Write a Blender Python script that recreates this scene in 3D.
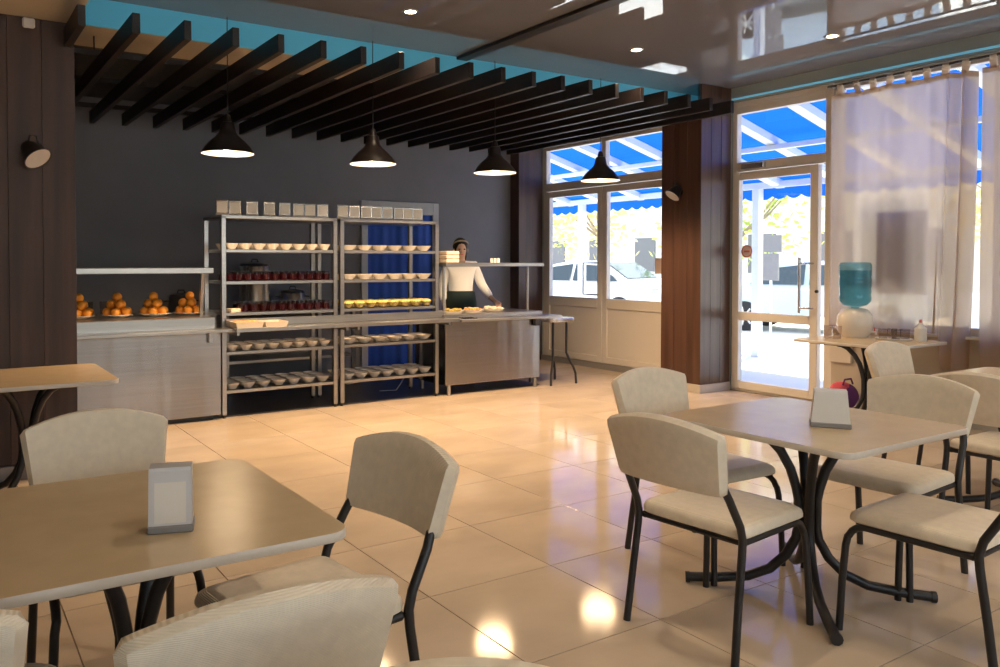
import bpy, math, random
from mathutils import Vector, Matrix
R = math.radians
random.seed(7)
for o in list(bpy.data.objects): bpy.data.objects.remove(o)
S = bpy.context.scene
COL = S.collection

# ------------------------------------------------------------------ camera, sky, sun, exposure
H = 1.42
cd = bpy.data.cameras.new('camera'); cam = bpy.data.objects.new('camera', cd); COL.objects.link(cam)
cam.location = (0, 0, H); cam.rotation_euler = (R(90 - 1.2), 0, R(-32.2))
cd.sensor_width = 36; cd.lens = 804 * 36 / 1000; cd.shift_x = 0.06; cd.shift_y = -0.0552
cd.clip_start = 0.05; cd.clip_end = 300
S.camera = cam
S.view_settings.view_transform = 'Standard'; S.view_settings.look = 'None'
S.view_settings.gamma = 1; S.view_settings.use_curve_mapping = False
S.view_settings.exposure = 0.0
W = bpy.data.worlds.new('sky'); S.world = W; W.use_nodes = True
wn = W.node_tree.nodes; wl = W.node_tree.links
sky = wn.new('ShaderNodeTexSky'); sky.sky_type = 'NISHITA'; sky.sun_disc = False
sky.sun_elevation = R(56); sky.sun_rotation = R(75); sky.air_density = 1.2; sky.dust_density = 2.0
hz = wn.new('ShaderNodeMix'); hz.data_type = 'RGBA'; hz.inputs[0].default_value = .72; hz.inputs[7].default_value = (3.2, 3.2, 3.1, 1)      # bright haze
wl.new(sky.outputs[0], hz.inputs[6]); wl.new(hz.outputs[2], wn['Background'].inputs[0]); wn['Background'].inputs[1].default_value = 1.0
sd = bpy.data.lights.new('sun', 'SUN'); sun = bpy.data.objects.new('sun', sd); COL.objects.link(sun)
sd.energy = 14.0; sd.angle = R(0.6); sd.color = (1, .95, .86)
sun.location = (20, 8, 20)
sun.rotation_euler = Vector((-math.cos(R(56)) * .94, -math.cos(R(56)) * .34, -math.sin(R(56)))).to_track_quat('-Z', 'Y').to_euler()

# ------------------------------------------------------------------ materials
def mat(name, col, rough=.5, metal=0., noise=None, bump=None, spec=None, coat=0., emit=None, estr=0., trans=0., alpha=None, sheen=0):
    """noise=(scale xyz, amount, detail) varies the colour; bump=(scale, strength, kind)"""
    m = bpy.data.materials.new(name); m.use_nodes = True
    nt = m.node_tree; b = nt.nodes['Principled BSDF']
    b.inputs['Base Color'].default_value = (*col, 1); b.inputs['Roughness'].default_value = rough
    b.inputs['Metallic'].default_value = metal
    if spec is not None: b.inputs['IOR'].default_value = spec
    if coat: b.inputs['Coat Weight'].default_value = coat; b.inputs['Coat Roughness'].default_value = .05
    if trans: b.inputs['Transmission Weight'].default_value = trans
    if emit: b.inputs['Emission Color'].default_value = (*emit, 1); b.inputs['Emission Strength'].default_value = estr
    tc = nt.nodes.new('ShaderNodeTexCoord')
    if noise:
        sc, am, det = noise
        mp = nt.nodes.new('ShaderNodeMapping'); mp.inputs['Scale'].default_value = sc
        nz = nt.nodes.new('ShaderNodeTexNoise'); nz.inputs['Scale'].default_value = 1; nz.inputs['Detail'].default_value = det
        cr = nt.nodes.new('ShaderNodeValToRGB')
        cr.color_ramp.elements[0].position = .3; cr.color_ramp.elements[1].position = .7
        cr.color_ramp.elements[0].color = (*[c * (1 - am) for c in col], 1)
        cr.color_ramp.elements[1].color = (*[min(1, c * (1 + am)) for c in col], 1)
        oi = nt.nodes.new('ShaderNodeObjectInfo'); ad = nt.nodes.new('ShaderNodeVectorMath'); ad.operation = 'MULTIPLY_ADD'
        ad.inputs[1].default_value = (37, 17, 23)
        nt.links.new(oi.outputs['Random'], ad.inputs[0]); nt.links.new(tc.outputs['Object'], ad.inputs[2])
        nt.links.new(ad.outputs[0], mp.inputs[0]); nt.links.new(mp.outputs[0], nz.inputs['Vector'])
        nt.links.new(nz.outputs[0], cr.inputs[0]); nt.links.new(cr.outputs[0], b.inputs['Base Color'])
    if bump:
        sc, st, kind = bump
        if kind == 'weave':
            t = nt.nodes.new('ShaderNodeTexWave'); t.inputs['Scale'].default_value = sc; t.inputs['Distortion'].default_value = .6
            t.bands_direction = 'Z'; t.inputs['Detail'].default_value = 1
        elif kind == 'brick':
            t = nt.nodes.new('ShaderNodeTexVoronoi'); t.inputs['Scale'].default_value = sc
        else:
            t = nt.nodes.new('ShaderNodeTexNoise'); t.inputs['Scale'].default_value = sc
        nt.links.new(tc.outputs['Object'], t.inputs['Vector'])
        bp = nt.nodes.new('ShaderNodeBump'); bp.inputs['Strength'].default_value = st; bp.inputs['Distance'].default_value = .004
        nt.links.new(t.outputs[0], bp.inputs['Height']); nt.links.new(bp.outputs[0], b.inputs['Normal'])
    return m

def glass_mat(name, tint=(.93, .96, .97), refl=1.0):
    m = bpy.data.materials.new(name); m.use_nodes = True; nt = m.node_tree; nt.nodes.remove(nt.nodes['Principled BSDF'])
    t = nt.nodes.new('ShaderNodeBsdfTransparent'); t.inputs[0].default_value = (*tint, 1)
    g = nt.nodes.new('ShaderNodeBsdfGlossy'); g.inputs['Roughness'].default_value = .01
    f = nt.nodes.new('ShaderNodeFresnel'); f.inputs[0].default_value = 1.45
    x = nt.nodes.new('ShaderNodeMixShader')
    ge = nt.nodes.new('ShaderNodeNewGeometry'); iv = nt.nodes.new('ShaderNodeMath'); iv.operation = 'SUBTRACT'; iv.inputs[0].default_value = 1
    mu = nt.nodes.new('ShaderNodeMath'); mu.operation = 'MULTIPLY'                       # a pane reflects once, at the face it is entered by
    nt.links.new(ge.outputs['Backfacing'], iv.inputs[1]); nt.links.new(f.outputs[0], mu.inputs[0]); nt.links.new(iv.outputs[0], mu.inputs[1])
    nt.links.new(mu.outputs[0], x.inputs[0]); nt.links.new(t.outputs[0], x.inputs[1]); nt.links.new(g.outputs[0], x.inputs[2])
    nt.links.new(x.outputs[0], nt.nodes['Material Output'].inputs[0]); return m

def cloth_mat(name, col, transp=.2, transl=.5, tcol=None):
    m = bpy.data.materials.new(name); m.use_nodes = True; nt = m.node_tree; nt.nodes.remove(nt.nodes['Principled BSDF'])
    d = nt.nodes.new('ShaderNodeBsdfDiffuse'); d.inputs[0].default_value = (*col, 1)
    l = nt.nodes.new('ShaderNodeBsdfTranslucent'); l.inputs[0].default_value = (*(tcol or col), 1)
    t = nt.nodes.new('ShaderNodeBsdfTransparent'); t.inputs[0].default_value = (*(tcol or col), 1)
    x = nt.nodes.new('ShaderNodeMixShader'); x.inputs[0].default_value = transl
    y = nt.nodes.new('ShaderNodeMixShader'); y.inputs[0].default_value = transp
    nt.links.new(d.outputs[0], x.inputs[1]); nt.links.new(l.outputs[0], x.inputs[2])
    nt.links.new(x.outputs[0], y.inputs[1]); nt.links.new(t.outputs[0], y.inputs[2])
    nt.links.new(y.outputs[0], nt.nodes['Material Output'].inputs[0]); return m

M = {}
M['tile'] = mat('polished_beige_tile', (.56, .455, .345), .085, noise=((1.6, 2.6, 1), .12, 6), spec=1.22)
M['grout'] = mat('grout', (.26, .20, .15), .8)
M['table'] = mat('beige_laminate', (.64, .49, .30), .24, noise=((9, 9, 9), .04, 3))
M['table_edge'] = mat('pale_table_edge', (.68, .62, .54), .35)
M['vinyl'] = mat('white_woven_vinyl', (.82, .72, .57), .42, noise=((30, 30, 30), .05, 2), bump=(95, .35, 'weave'))
M['black'] = mat('black_painted_steel', (.018, .016, .017), .38)
M['steel'] = mat('brushed_steel', (.42, .41, .40), .3, metal=1, noise=((2, 2, 60), .06, 3))
M['steel_panel'] = mat('brushed_steel_panel', (.31, .295, .29), .24, metal=1, noise=((1.5, 1.5, 90), .07, 3))
_nt = M['steel_panel'].node_tree; _b = _nt.nodes['Principled BSDF']; _c = _nt.nodes.new('ShaderNodeCombineXYZ'); _c.inputs[2].default_value = 1
_b.inputs['Anisotropic'].default_value = .85; _b.inputs['Roughness'].default_value = .27; _nt.links.new(_c.outputs[0], _b.inputs['Tangent'])
_tc = _nt.nodes.new('ShaderNodeTexCoord'); _mp = _nt.nodes.new('ShaderNodeMapping'); _mp.inputs['Scale'].default_value = (5, 5, .35); _nz = _nt.nodes.new('ShaderNodeTexNoise'); _nz.inputs['Scale'].default_value = 1; _nz.inputs['Detail'].default_value = 1
_bp = _nt.nodes.new('ShaderNodeBump'); _bp.inputs['Strength'].default_value = .55; _bp.inputs['Distance'].default_value = .02      # sheet steel is never quite flat
_nt.links.new(_tc.outputs['Object'], _mp.inputs[0]); _nt.links.new(_mp.outputs[0], _nz.inputs['Vector']); _nt.links.new(_nz.outputs[0], _bp.inputs['Height']); _nt.links.new(_bp.outputs[0], _b.inputs['Normal'])
M['wood'] = mat('dark_walnut_laminate', (.066, .034, .025), .52, noise=((14, 14, .8), .35, 5))
M['column'] = mat('brown_walnut_laminate', (.080, .040, .027), .33, noise=((14, 14, .8), .30, 5))
M['beam'] = mat('dark_stained_beam', (.012, .0065, .0055), .5, noise=((12, .7, 12), .4, 4))
M['slate'] = mat('slate_grey_wall', (.175, .175, .195), .7, noise=((2, 2, 2), .06, 4))
M['plaster'] = mat('cream_plaster', (.55, .47, .36), .8)
M['pelmet'] = mat('grey_plaster', (.30, .35, .35), .7)
M['ceil'] = mat('glossy_stretch_ceiling', (.20, .205, .235), .02, spec=1.7)
M['kceil'] = mat('dark_kitchen_ceiling', (.05, .048, .05), .6)
M['bluepaint_glow'] = mat('blue_lit_fascia', (.10, .42, .60), .6, emit=(.05, .26, .38), estr=.30)  # blue paint; its emission stands in for LED light washing the fascia
M['led'] = mat('blue_led_tape', (.1, .5, .8), .5, emit=(.22, .50, .64), estr=.40)
M['pvc'] = mat('white_pvc_frame', (.66, .62, .56), .35)
M['walllow'] = mat('beige_wall', (.48, .42, .34), .75)
M['base'] = mat('beige_skirting', (.50, .45, .39), .3)
M['basegrey'] = mat('grey_skirting', (.28, .27, .28), .4)
M['glass'] = glass_mat('window_glass')
M['white'] = mat('white_ceramic', (.78, .72, .64), .22)
M['whiteplastic'] = mat('white_plastic', (.75, .73, .70), .35)
M['chrome'] = mat('satin_chrome', (.62, .61, .62), .25, metal=.85)
M['silver'] = mat('pale_silver_plastic', (.68, .67, .68), .3, metal=.25)
M['napkin'] = mat('paper_napkin', (.80, .75, .68), .8)
M['greyplastic'] = mat('grey_plastic', (.25, .24, .24), .5)
M['shade'] = mat('dark_bronze_lampshade', (.02, .013, .011), .35)
M['shadein'] = mat('white_lampshade_lining', (.85, .82, .78), .5)
M['bulb'] = mat('lamp_bulb', (1, .9, .75), .5, emit=(1, .84, .62), estr=30)
M['down'] = mat('downlight_lens', (1, .9, .75), .5, emit=(1, .80, .52), estr=16)
M['spotlens'] = mat('unlit_lamp_reflector', (.62, .58, .54), .3)
M['orange'] = mat('orange_peel', (.95, .33, .03), .42, noise=((16, 16, 16), .25, 3), bump=(160, .25, 'noise'))
M['redjuice'] = mat('red_fruit_drink', (.035, .002, .005), .2)
M['cup'] = glass_mat('drinking_glass', (.90, .88, .88))
M['yellow'] = mat('yellow_dessert', (.60, .50, .16), .6, noise=((60, 60, 60), .5, 3))
M['bluecloth'] = mat('blue_door_cloth', (.008, .065, .38), .7)
M['greyframe'] = mat('grey_door_frame', (.45, .46, .48), .5)
M['skin'] = mat('skin', (.62, .40, .29), .5)
M['hair'] = mat('dark_hair', (.02, .014, .012), .5)
M['band'] = mat('beige_headband', (.42, .33, .22), .8)
M['shirt'] = mat('white_shirt', (.88, .90, .92), .8)
M['apron'] = mat('dark_green_apron', (.012, .03, .03), .8)
M['curtain'] = cloth_mat('sheer_beige_curtain', (.38, .31, .26), .17, .58, (.76, .60, .44))
M['awning'] = cloth_mat('blue_awning_fabric', (.015, .10, .50), .0, .26, (.01, .12, .75))
M['whitemetal'] = mat('white_painted_metal', (.80, .82, .84), .45)
M['ground'] = mat('pale_paving', (.62, .60, .57), .8, noise=((.8, .8, .8), .08, 4))
M['leaf'] = cloth_mat('green_leaf', (.40, .48, .16), 0, .5, (.6, .7, .2))
M['leafdry'] = cloth_mat('yellowing_leaf', (.60, .52, .28), 0, .5, (.8, .7, .35))
M['bark'] = mat('bark', (.30, .24, .18), .9)
M['carwhite'] = mat('white_car_paint', (.75, .76, .78), .25, coat=.6)
M['carblue'] = mat('pale_blue_car_paint', (.45, .55, .66), .25, coat=.6)
M['carglass'] = mat('car_window', (.03, .05, .07), .06)
M['tyre'] = mat('tyre_rubber', (.015, .015, .017), .8)
M['house'] = mat('white_render', (.74, .73, .70), .85)
M['housewin'] = mat('grey_window', (.16, .16, .19), .3)
M['redlamp'] = mat('red_lamp', (.6, .02, .03), .3)
M['bottle'] = None
M['paper'] = mat('paper_notice', (.62, .50, .46), .8)
M['redprint'] = mat('red_print', (.60, .12, .10), .6)
M['pink'] = mat('pink_fabric', (.72, .10, .14), .7)
M['purple'] = mat('purple_fabric', (.14, .03, .16), .7)
M['potsteel'] = mat('polished_pot_steel', (.72, .70, .68), .22, metal=.8)
M['darkfloor'] = mat('dark_kitchen_floor', (.07, .07, .08), .4)
M['darksteel'] = mat('dark_steel_furniture', (.10, .10, .11), .4, metal=.6)
M['tray'] = mat('cream_tray', (.72, .62, .50), .4)
M['food'] = mat('orange_pastry', (.70, .36, .12), .7, noise=((40, 40, 40), .35, 3))
M['veg'] = mat('mixed_salad', (.40, .30, .06), .6, noise=((50, 50, 50), .8, 3))
M['cable'] = mat('white_cable', (.6, .6, .6), .5)
def bottle_mat():
    m = glass_mat('blue_water_bottle', (.50, .72, .78)); return m
M['bottle'] = bottle_mat()

# ------------------------------------------------------------------ mesh helpers
class MB:
    def __init__(s): s.v = []; s.f = []; s.m = []; s.mats = []
    def mi(s, m):
        if m not in s.mats: s.mats.append(m)
        return s.mats.index(m)
    def add(s, vs, fs, m):
        o = len(s.v); s.v += [tuple(v) for v in vs]; k = s.mi(m)
        for f in fs: s.f.append(tuple(i + o for i in f)); s.m.append(k)
    def box(s, a, b, m, ch=0.0):
        x0, y0, z0 = a; x1, y1, z1 = b
        if x0 > x1: x0, x1 = x1, x0
        if y0 > y1: y0, y1 = y1, y0
        if z0 > z1: z0, z1 = z1, z0
        if ch <= 0:
            vs = [(x, y, z) for x in (x0, x1) for y in (y0, y1) for z in (z0, z1)]
            s.add(vs, [(0, 1, 3, 2), (4, 6, 7, 5), (0, 4, 5, 1), (2, 3, 7, 6), (0, 2, 6, 4), (1, 5, 7, 3)], m)
        else:
            c = min(ch, (x1 - x0) * .49, (y1 - y0) * .49, (z1 - z0) * .49)
            vs = []; 
            for ax in range(3):
                for x in (0, 1):
                    for y in (0, 1):
                        for z in (0, 1):
                            p = [x0 if x == 0 else x1, y0 if y == 0 else y1, z0 if z == 0 else z1]
                            for q in range(3):
                                if q != ax: p[q] += c * (1 if (x, y, z)[q] == 0 else -1)
                            vs.append(p)
            def I(ax, x, y, z): return ax * 8 + x * 4 + y * 2 + z
            fs = []
            fs.append([I(0,0,0,0), I(0,0,0,1), I(0,0,1,1), I(0,0,1,0)]); fs.append([I(0,1,0,0), I(0,1,1,0), I(0,1,1,1), I(0,1,0,1)])
            fs.append([I(1,0,0,0), I(1,1,0,0), I(1,1,0,1), I(1,0,0,1)]); fs.append([I(1,0,1,0), I(1,0,1,1), I(1,1,1,1), I(1,1,1,0)])
            fs.append([I(2,0,0,0), I(2,0,1,0), I(2,1,1,0), I(2,1,0,0)]); fs.append([I(2,0,0,1), I(2,1,0,1), I(2,1,1,1), I(2,0,1,1)])
            for x in (0, 1):
                for y in (0, 1):
                    q = [I(0,x,y,0), I(0,x,y,1), I(1,x,y,1), I(1,x,y,0)]; fs.append(q if (x + y) == 1 else q[::-1])
                for z in (0, 1):
                    q = [I(0,x,0,z), I(0,x,1,z), I(2,x,1,z), I(2,x,0,z)]; fs.append(q if (x + z) != 1 else q[::-1])
            for y in (0, 1):
                for z in (0, 1):
                    q = [I(1,0,y,z), I(1,1,y,z), I(2,1,y,z), I(2,0,y,z)]; fs.append(q if (y + z) == 1 else q[::-1])
            for x in (0, 1):
                for y in (0, 1):
                    for z in (0, 1):
                        q = [I(0,x,y,z), I(1,x,y,z), I(2,x,y,z)]; fs.append(q if (x + y + z) % 2 == 1 else q[::-1])
            s.add(vs, fs, m)
        return s
    def tube(s, pts, r, m, n=8, flat=None, caps=True):
        pts = [Vector(p) for p in pts]; rs = r if isinstance(r, (list, tuple)) else [r] * len(pts)
        o = []; up = None
        for i, p in enumerate(pts):
            t = (pts[min(i + 1, len(pts) - 1)] - pts[max(i - 1, 0)]).normalized()
            if up is None:
                up = Vector((0, 0, 1)) if abs(t.z) < .9 else Vector((1, 0, 0))
            a = t.cross(up).normalized(); up = a.cross(t).normalized()
            for k in range(n):
                an = 2 * math.pi * k / n
                o.append(p + a * math.cos(an) * rs[i] * (flat or 1) + up * math.sin(an) * rs[i])
        fs = []
        for i in range(len(pts) - 1):
            for k in range(n):
                fs.append((i * n + k, i * n + (k + 1) % n, (i + 1) * n + (k + 1) % n, (i + 1) * n + k))
        if caps:
            fs.append(tuple(range(n))[::-1]); fs.append(tuple((len(pts) - 1) * n + k for k in range(n)))
        s.add(o, fs, m); return s
    def lathe(s, prof, m, n=16, c=(0, 0, 0), sx=1, sy=1):
        vs = []; fs = []
        for (r, z) in prof:
            for k in range(n):
                an = 2 * math.pi * k / n; vs.append((c[0] + r * math.cos(an) * sx, c[1] + r * math.sin(an) * sy, c[2] + z))
        for i in range(len(prof) - 1):
            for k in range(n):
                fs.append((i * n + k, i * n + (k + 1) % n, (i + 1) * n + (k + 1) % n, (i + 1) * n + k))
        s.add(vs, fs, m); return s
    def prism(s, poly, z0, z1, m, ch=0):
        n = len(poly); cx = sum(p[0] for p in poly) / n; cy = sum(p[1] for p in poly) / n
        def ins(p): 
            d = Vector((p[0] - cx, p[1] - cy)); L = d.length; d = d * ((L - ch) / L) if L else d; return (cx + d.x, cy + d.y)
        rings = [(z0, 1), (z0 + ch, 0), (z1 - ch, 0), (z1, 1)] if ch else [(z0, 0), (z1, 0)]
        vs = [(*(ins(p) if i else p), z) for z, i in rings for p in poly]; fs = [tuple(range(n))[::-1]]
        for r in range(len(rings) - 1):
            for k in range(n): fs.append((r * n + k, r * n + (k + 1) % n, (r + 1) * n + (k + 1) % n, (r + 1) * n + k))
        fs.append(tuple((len(rings) - 1) * n + k for k in range(n))); s.add(vs, fs, m); return s
    def sphere(s, c, r, m, n=10, sx=1, sy=1, sz=1):
        vs = []; fs = []; rows = n // 2 + 1
        for i in range(rows + 1):
            a = math.pi * i / rows - math.pi / 2
            for k in range(n):
                b = 2 * math.pi * k / n
                vs.append((c[0] + r * sx * math.cos(a) * math.cos(b), c[1] + r * sy * math.cos(a) * math.sin(b), c[2] + r * sz * math.sin(a)))
        for i in range(rows):
            for k in range(n): fs.append((i * n + k, i * n + (k + 1) % n, (i + 1) * n + (k + 1) % n, (i + 1) * n + k))
        s.add(vs, fs, m); return s
    def mesh(s, name, smooth=False):
        me = bpy.data.meshes.new(name); me.from_pydata(s.v, [], s.f)
        for m in s.mats: me.materials.append(m)
        me.polygons.foreach_set('material_index', s.m)
        me.update()
        if smooth:
            me.polygons.foreach_set('use_smooth', [True] * len(me.polygons))
            try: me.set_sharp_from_angle(angle=R(42))
            except Exception: pass
        return me
    def build(s, name, parent=None, loc=(0, 0, 0), smooth=False):
        o = bpy.data.objects.new(name, s.mesh(name, smooth)); COL.objects.link(o); o.parent = parent; o.location = loc
        return o

def new(me, name, parent=None, loc=(0, 0, 0), rz=0):
    o = bpy.data.objects.new(name, me); COL.objects.link(o); o.parent = parent; o.location = loc; o.rotation_euler = (0, 0, rz); return o
def tag(o, label, cat, group=None, kind=None):
    o['label'] = label; o['category'] = cat
    if group: o['group'] = group
    if kind: o['kind'] = kind
    return o
def thing(name, label, cat, loc=(0, 0, 0), rz=0, group=None):
    o = bpy.data.objects.new(name, None); COL.objects.link(o); o.location = loc; o.rotation_euler = (0, 0, rz); o.empty_display_size = .1
    return tag(o, label, cat, group)
KIDS = {}
def copy_tree(o, parent=None):
    c = o.copy(); COL.objects.link(c); c.parent = parent
    for ch in list(o.children): copy_tree(ch, c)
    return c
def place(proto, used, loc, rz, label=None, group=None):
    o = copy_tree(proto) if used else proto
    o.location = loc; o.rotation_euler = (0, 0, rz)
    if label: o['label'] = label
    if group: o['group'] = group
    return o
def struct(o): o['kind'] = 'structure'; return o
def box(name, a, b, m, parent=None, ch=0, smooth=False): return MB().box(a, b, M[m], ch).build(name, parent, smooth=smooth)
def arc(c, r, a0, a1, n, plane='yz', x=0):
    out = []
    for i in range(n + 1):
        a = R(a0 + (a1 - a0) * i / n); u, v = c[0] + r * math.cos(a), c[1] + r * math.sin(a)
        out.append((x, u, v) if plane == 'yz' else (u, x, v))
    return out
def lerp(a, b, t): return a + (b - a) * t

# ------------------------------------------------------------------ the room shell
XL, XR, YB, YF = -2.23, 7.45, -3.15, 9.25           # left wall, window wall, wall behind the camera, grey back wall
ZC = 3.32                                           # glossy ceiling
PX, PY = .81, 5.86                                  # wood panelled partition: right edge, face
floor = struct(box('floor', (XL - .1, YB - .1, -.15), (XR + .12, YF + .1, -.006), 'grout'))
TX, TY, X0, Y0, GAP = .665, .67, 1.76, 2.21, .004
cache = {}
for i in range(-6, 9):
    for j in range(-8, 11):
        x0, x1 = max(XL, X0 + i * TX), min(XR, X0 + (i + 1) * TX); y0, y1 = max(YB, Y0 + j * TY), min(YF, Y0 + (j + 1) * TY)
        if x1 - x0 < .03 or y1 - y0 < .03: continue
        if y0 > PY: 
            if x1 < PX + .02: continue
            x0 = max(x0, PX)
        k = (round(x1 - x0, 3), round(y1 - y0, 3))
        if k not in cache:
            cache[k] = MB().box((GAP / 2, GAP / 2, -.006), (k[0] - GAP / 2, k[1] - GAP / 2, 0), M['tile'], .0012).mesh('tile')
        new(cache[k], 'tile', floor, (x0, y0, 0))
ceiling = struct(box('ceiling', (XL, YB, ZC), (XR, 6.29, ZC + .12), 'ceil'))
# dropped soffit over the kitchen with a blue front and a cream underside, then the dark kitchen ceiling
sf = MB(); sf.box((PX, 6.29, 3.12), (XR, 6.9, ZC + .12), M['plaster']); sf.box((PX, 6.27, 3.122), (XR, 6.29, ZC), M['bluepaint_glow'])
sf.box((PX, 6.9, 3.17), (XR, YF, ZC + .12), M['kceil']); struct(sf.build('ceiling_soffit_back'))
sf = MB(); sf.box((XL, YB, 3.0), (PX, PY, ZC), M['plaster']); sf.box((PX, YB, 3.002), (PX + .015, PY, ZC), M['bluepaint_glow']); struct(sf.build('ceiling_soffit_left'))
# partition with vertical dark boards
wp = struct(box('wall_panelled', (XL, PY + .02, 0), (PX, YF, ZC), 'wood'))
bw = .2
cache = {}
x = PX
while x > XL + .05:
    w = min(bw, x - XL); MB().box((x - w + .0007, PY, .1), (x - .0007, PY + .02, 3.0), M['wood'], .0015).build('board', wp); x -= w
struct(box('baseboard_left', (XL, PY - .012, 0), (PX, PY + .02, .095), 'basegrey', ch=.003))
struct(box('wall_back', (PX, YF, 0), (XR + .12, YF + .12, ZC + .12), 'slate'))
struct(box('wall_left', (XL - .12, YB, 0), (XL, PY + .02, ZC), 'walllow'))
wrr = MB(); wrr.box((XL - .12, YB - .12, 0), (XR + .12, YB, .85), M['walllow']); wrr.box((XL - .12, YB - .12, 2.85), (XR + .12, YB, ZC), M['walllow'])
for a_, b_ in ((XL - .12, -1.5), (2.3, 2.7), (6.5, XR + .12)): wrr.box((a_, YB - .12, .85), (b_, YB, 2.85), M['walllow'])
struct(wrr.build('wall_rear'))
# strip dividing the glossy ceiling
struct(box('trim_1', (4.12, -1.0, ZC - .03), (4.24, 6.26, ZC), 'beam', ch=.004))
# far corner column and the near column, boarded
fc = struct(box('wall_corner_column', (7.02, 9.05, 0), (XR, YF, 3.17), 'wood'))
nc = struct(box('wall_column', (6.98, 5.83, 0), (XR, 6.36, 2.985), 'column'))
for k in range(3):
    MB().box((6.96, 5.812 + k * .183 + .0015, .09), (6.98, 5.812 + (k + 1) * .183 - .0015, 2.985), M['column'], .0015).build('board', nc)
for k in range(3):
    MB().box((6.962 + k * .162 + .0015, 5.81, .09), (6.962 + (k + 1) * .162 - .0015, 5.83, ZC), M['column'], .0015).build('board', nc)
bb = MB().box((6.95, 5.798, 0), (6.98, 6.36, .088), M['base'], .003); bb.box((6.98, 5.798, 0), (XR, 5.83, .088), M['base'], .003); struct(bb.build('baseboard_column'))
# window wall: band above the openings, wall under the windows, piers
WT = 3.16
wr = MB(); wr.box((XR, YB, WT), (XR + .12, 9.05, ZC + .12), M['pelmet']); wr.box((XR, YB, 0), (XR + .12, 4.62, .76), M['walllow']); wr.box((XR, 9.05, 0), (XR + .12, YF, WT), M['pelmet'])
wr.box((XR, 5.81, 0), (XR + .12, 6.4, WT), M['pelmet']); wr = struct(wr.build('wall_right'))
box('led_tape', (XR - .012, YB, 3.185), (XR - .001, 5.80, 3.205), 'led', wr)

def pane(parent, a, b, name='pane', m='glass'): return box(name, a, b, m, parent)
def framed(mb, x0, x1, y0, y1, z0, z1, w, m):      # rectangular frame in the window-wall plane
    mb.box((x0, y0, z0), (x1, y0 + w, z1), m, .004); mb.box((x0, y1 - w, z0), (x1, y1, z1), m, .004)
    mb.box((x0, y0 + w, z0), (x1, y1 - w, z0 + w), m, .004); mb.box((x0, y0 + w, z1 - w), (x1, y1 - w, z1), m, .004)
P = M['pvc']
# door_1: white double doors with a transom, beyond the column
f = MB(); framed(f, XR + .02, XR + .10, 6.40, 9.05, .02, WT, .06, P); f.box((XR + .02, 6.46, 2.42), (XR + .10, 8.99, 2.53), P, .004)
f.box((XR + .02, 6.46, 3.0), (XR + .10, 8.99, WT - .06), P); f.box((XR + .02, 7.79, 2.53), (XR + .10, 7.87, 3.0), P, .004)
d1 = struct(f.build('door_1'))
pane(d1, (XR + .055, 6.46, 2.53), (XR + .063, 7.79, 3.0)); pane(d1, (XR + .055, 7.87, 2.53), (XR + .063, 8.99, 3.0))
for (y0, y1) in ((6.47, 7.825), (7.835, 8.98)):
    lf = MB(); framed(lf, XR, XR + .07, y0, y1, .08, 2.41, .085, P); lf.box((XR, y0 + .085, .80), (XR + .07, y1 - .085, .93), P, .004)
    leaf = lf.build('door_leaf', d1)
    pane(leaf, (XR + .03, y0 + .085, .93), (XR + .038, y1 - .085, 2.325))
    MB().box((XR + .02, y0 + .085, .165), (XR + .05, y1 - .085, .80), P).build('lower_panel', leaf)
hd = MB(); hd.tube([(XR - .001, 7.90, .98), (XR - .06, 7.90, .98), (XR - .06, 8.12, .98), (XR - .06, 8.12, 1.40), (XR - .06, 7.90, 1.40), (XR - .001, 7.90, 1.40)], .012, M['chrome'], 8); hd.build('door_handle', d1, smooth=True)
th = struct(box('trim_2', (XR - .02, 6.37, 0), (XR + .02, 9.05, .075), 'greyplastic'))
# door_2: glazed door with transom beside the curtains
f = MB(); framed(f, XR + .02, XR + .10, 4.66, 5.805, .0, WT, .055, P); f.box((XR + .02, 4.715, 2.40), (XR + .10, 5.75, 2.50), P, .004); f.box((XR + .02, 4.715, 3.03), (XR + .10, 5.75, WT - .055), P)
d2 = struct(f.build('door_2'))
pane(d2, (XR + .055, 4.715, 2.50), (XR + .063, 5.75, 3.03))
lf = MB(); framed(lf, XR, XR + .07, 4.776, 5.788, .03, 2.39, .085, P); lf.box((XR, 4.861, .78), (XR + .07, 5.703, .87), P, .004)
leaf = lf.build('door_leaf', d2)
pane(leaf, (XR + .03, 4.861, .87), (XR + .038, 5.703, 2.305)); pane(leaf, (XR + .03, 4.861, .115), (XR + .038, 5.703, .78))
hd = MB(); hd.tube([(XR - .07, 4.925, .90), (XR - .07, 4.925, 1.46)], .014, M['chrome'], 10)
for z in (.95, 1.40): hd.tube([(XR, 4.82, z), (XR - .07, 4.84, z), (XR - .07, 4.925, z)], .010, M['chrome'], 8)
hd.build('door_handle', leaf, smooth=True)
MB().box((XR - .035, 5.38, 2.415), (XR + .019, 5.66, 2.475), M['chrome'], .006).build('door_closer', d2)
MB().tube([(XR + .0005, 4.775, 1.12), (XR - .02, 4.775, 1.12)], .016, M['black'], 10).build('lock', leaf)
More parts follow.
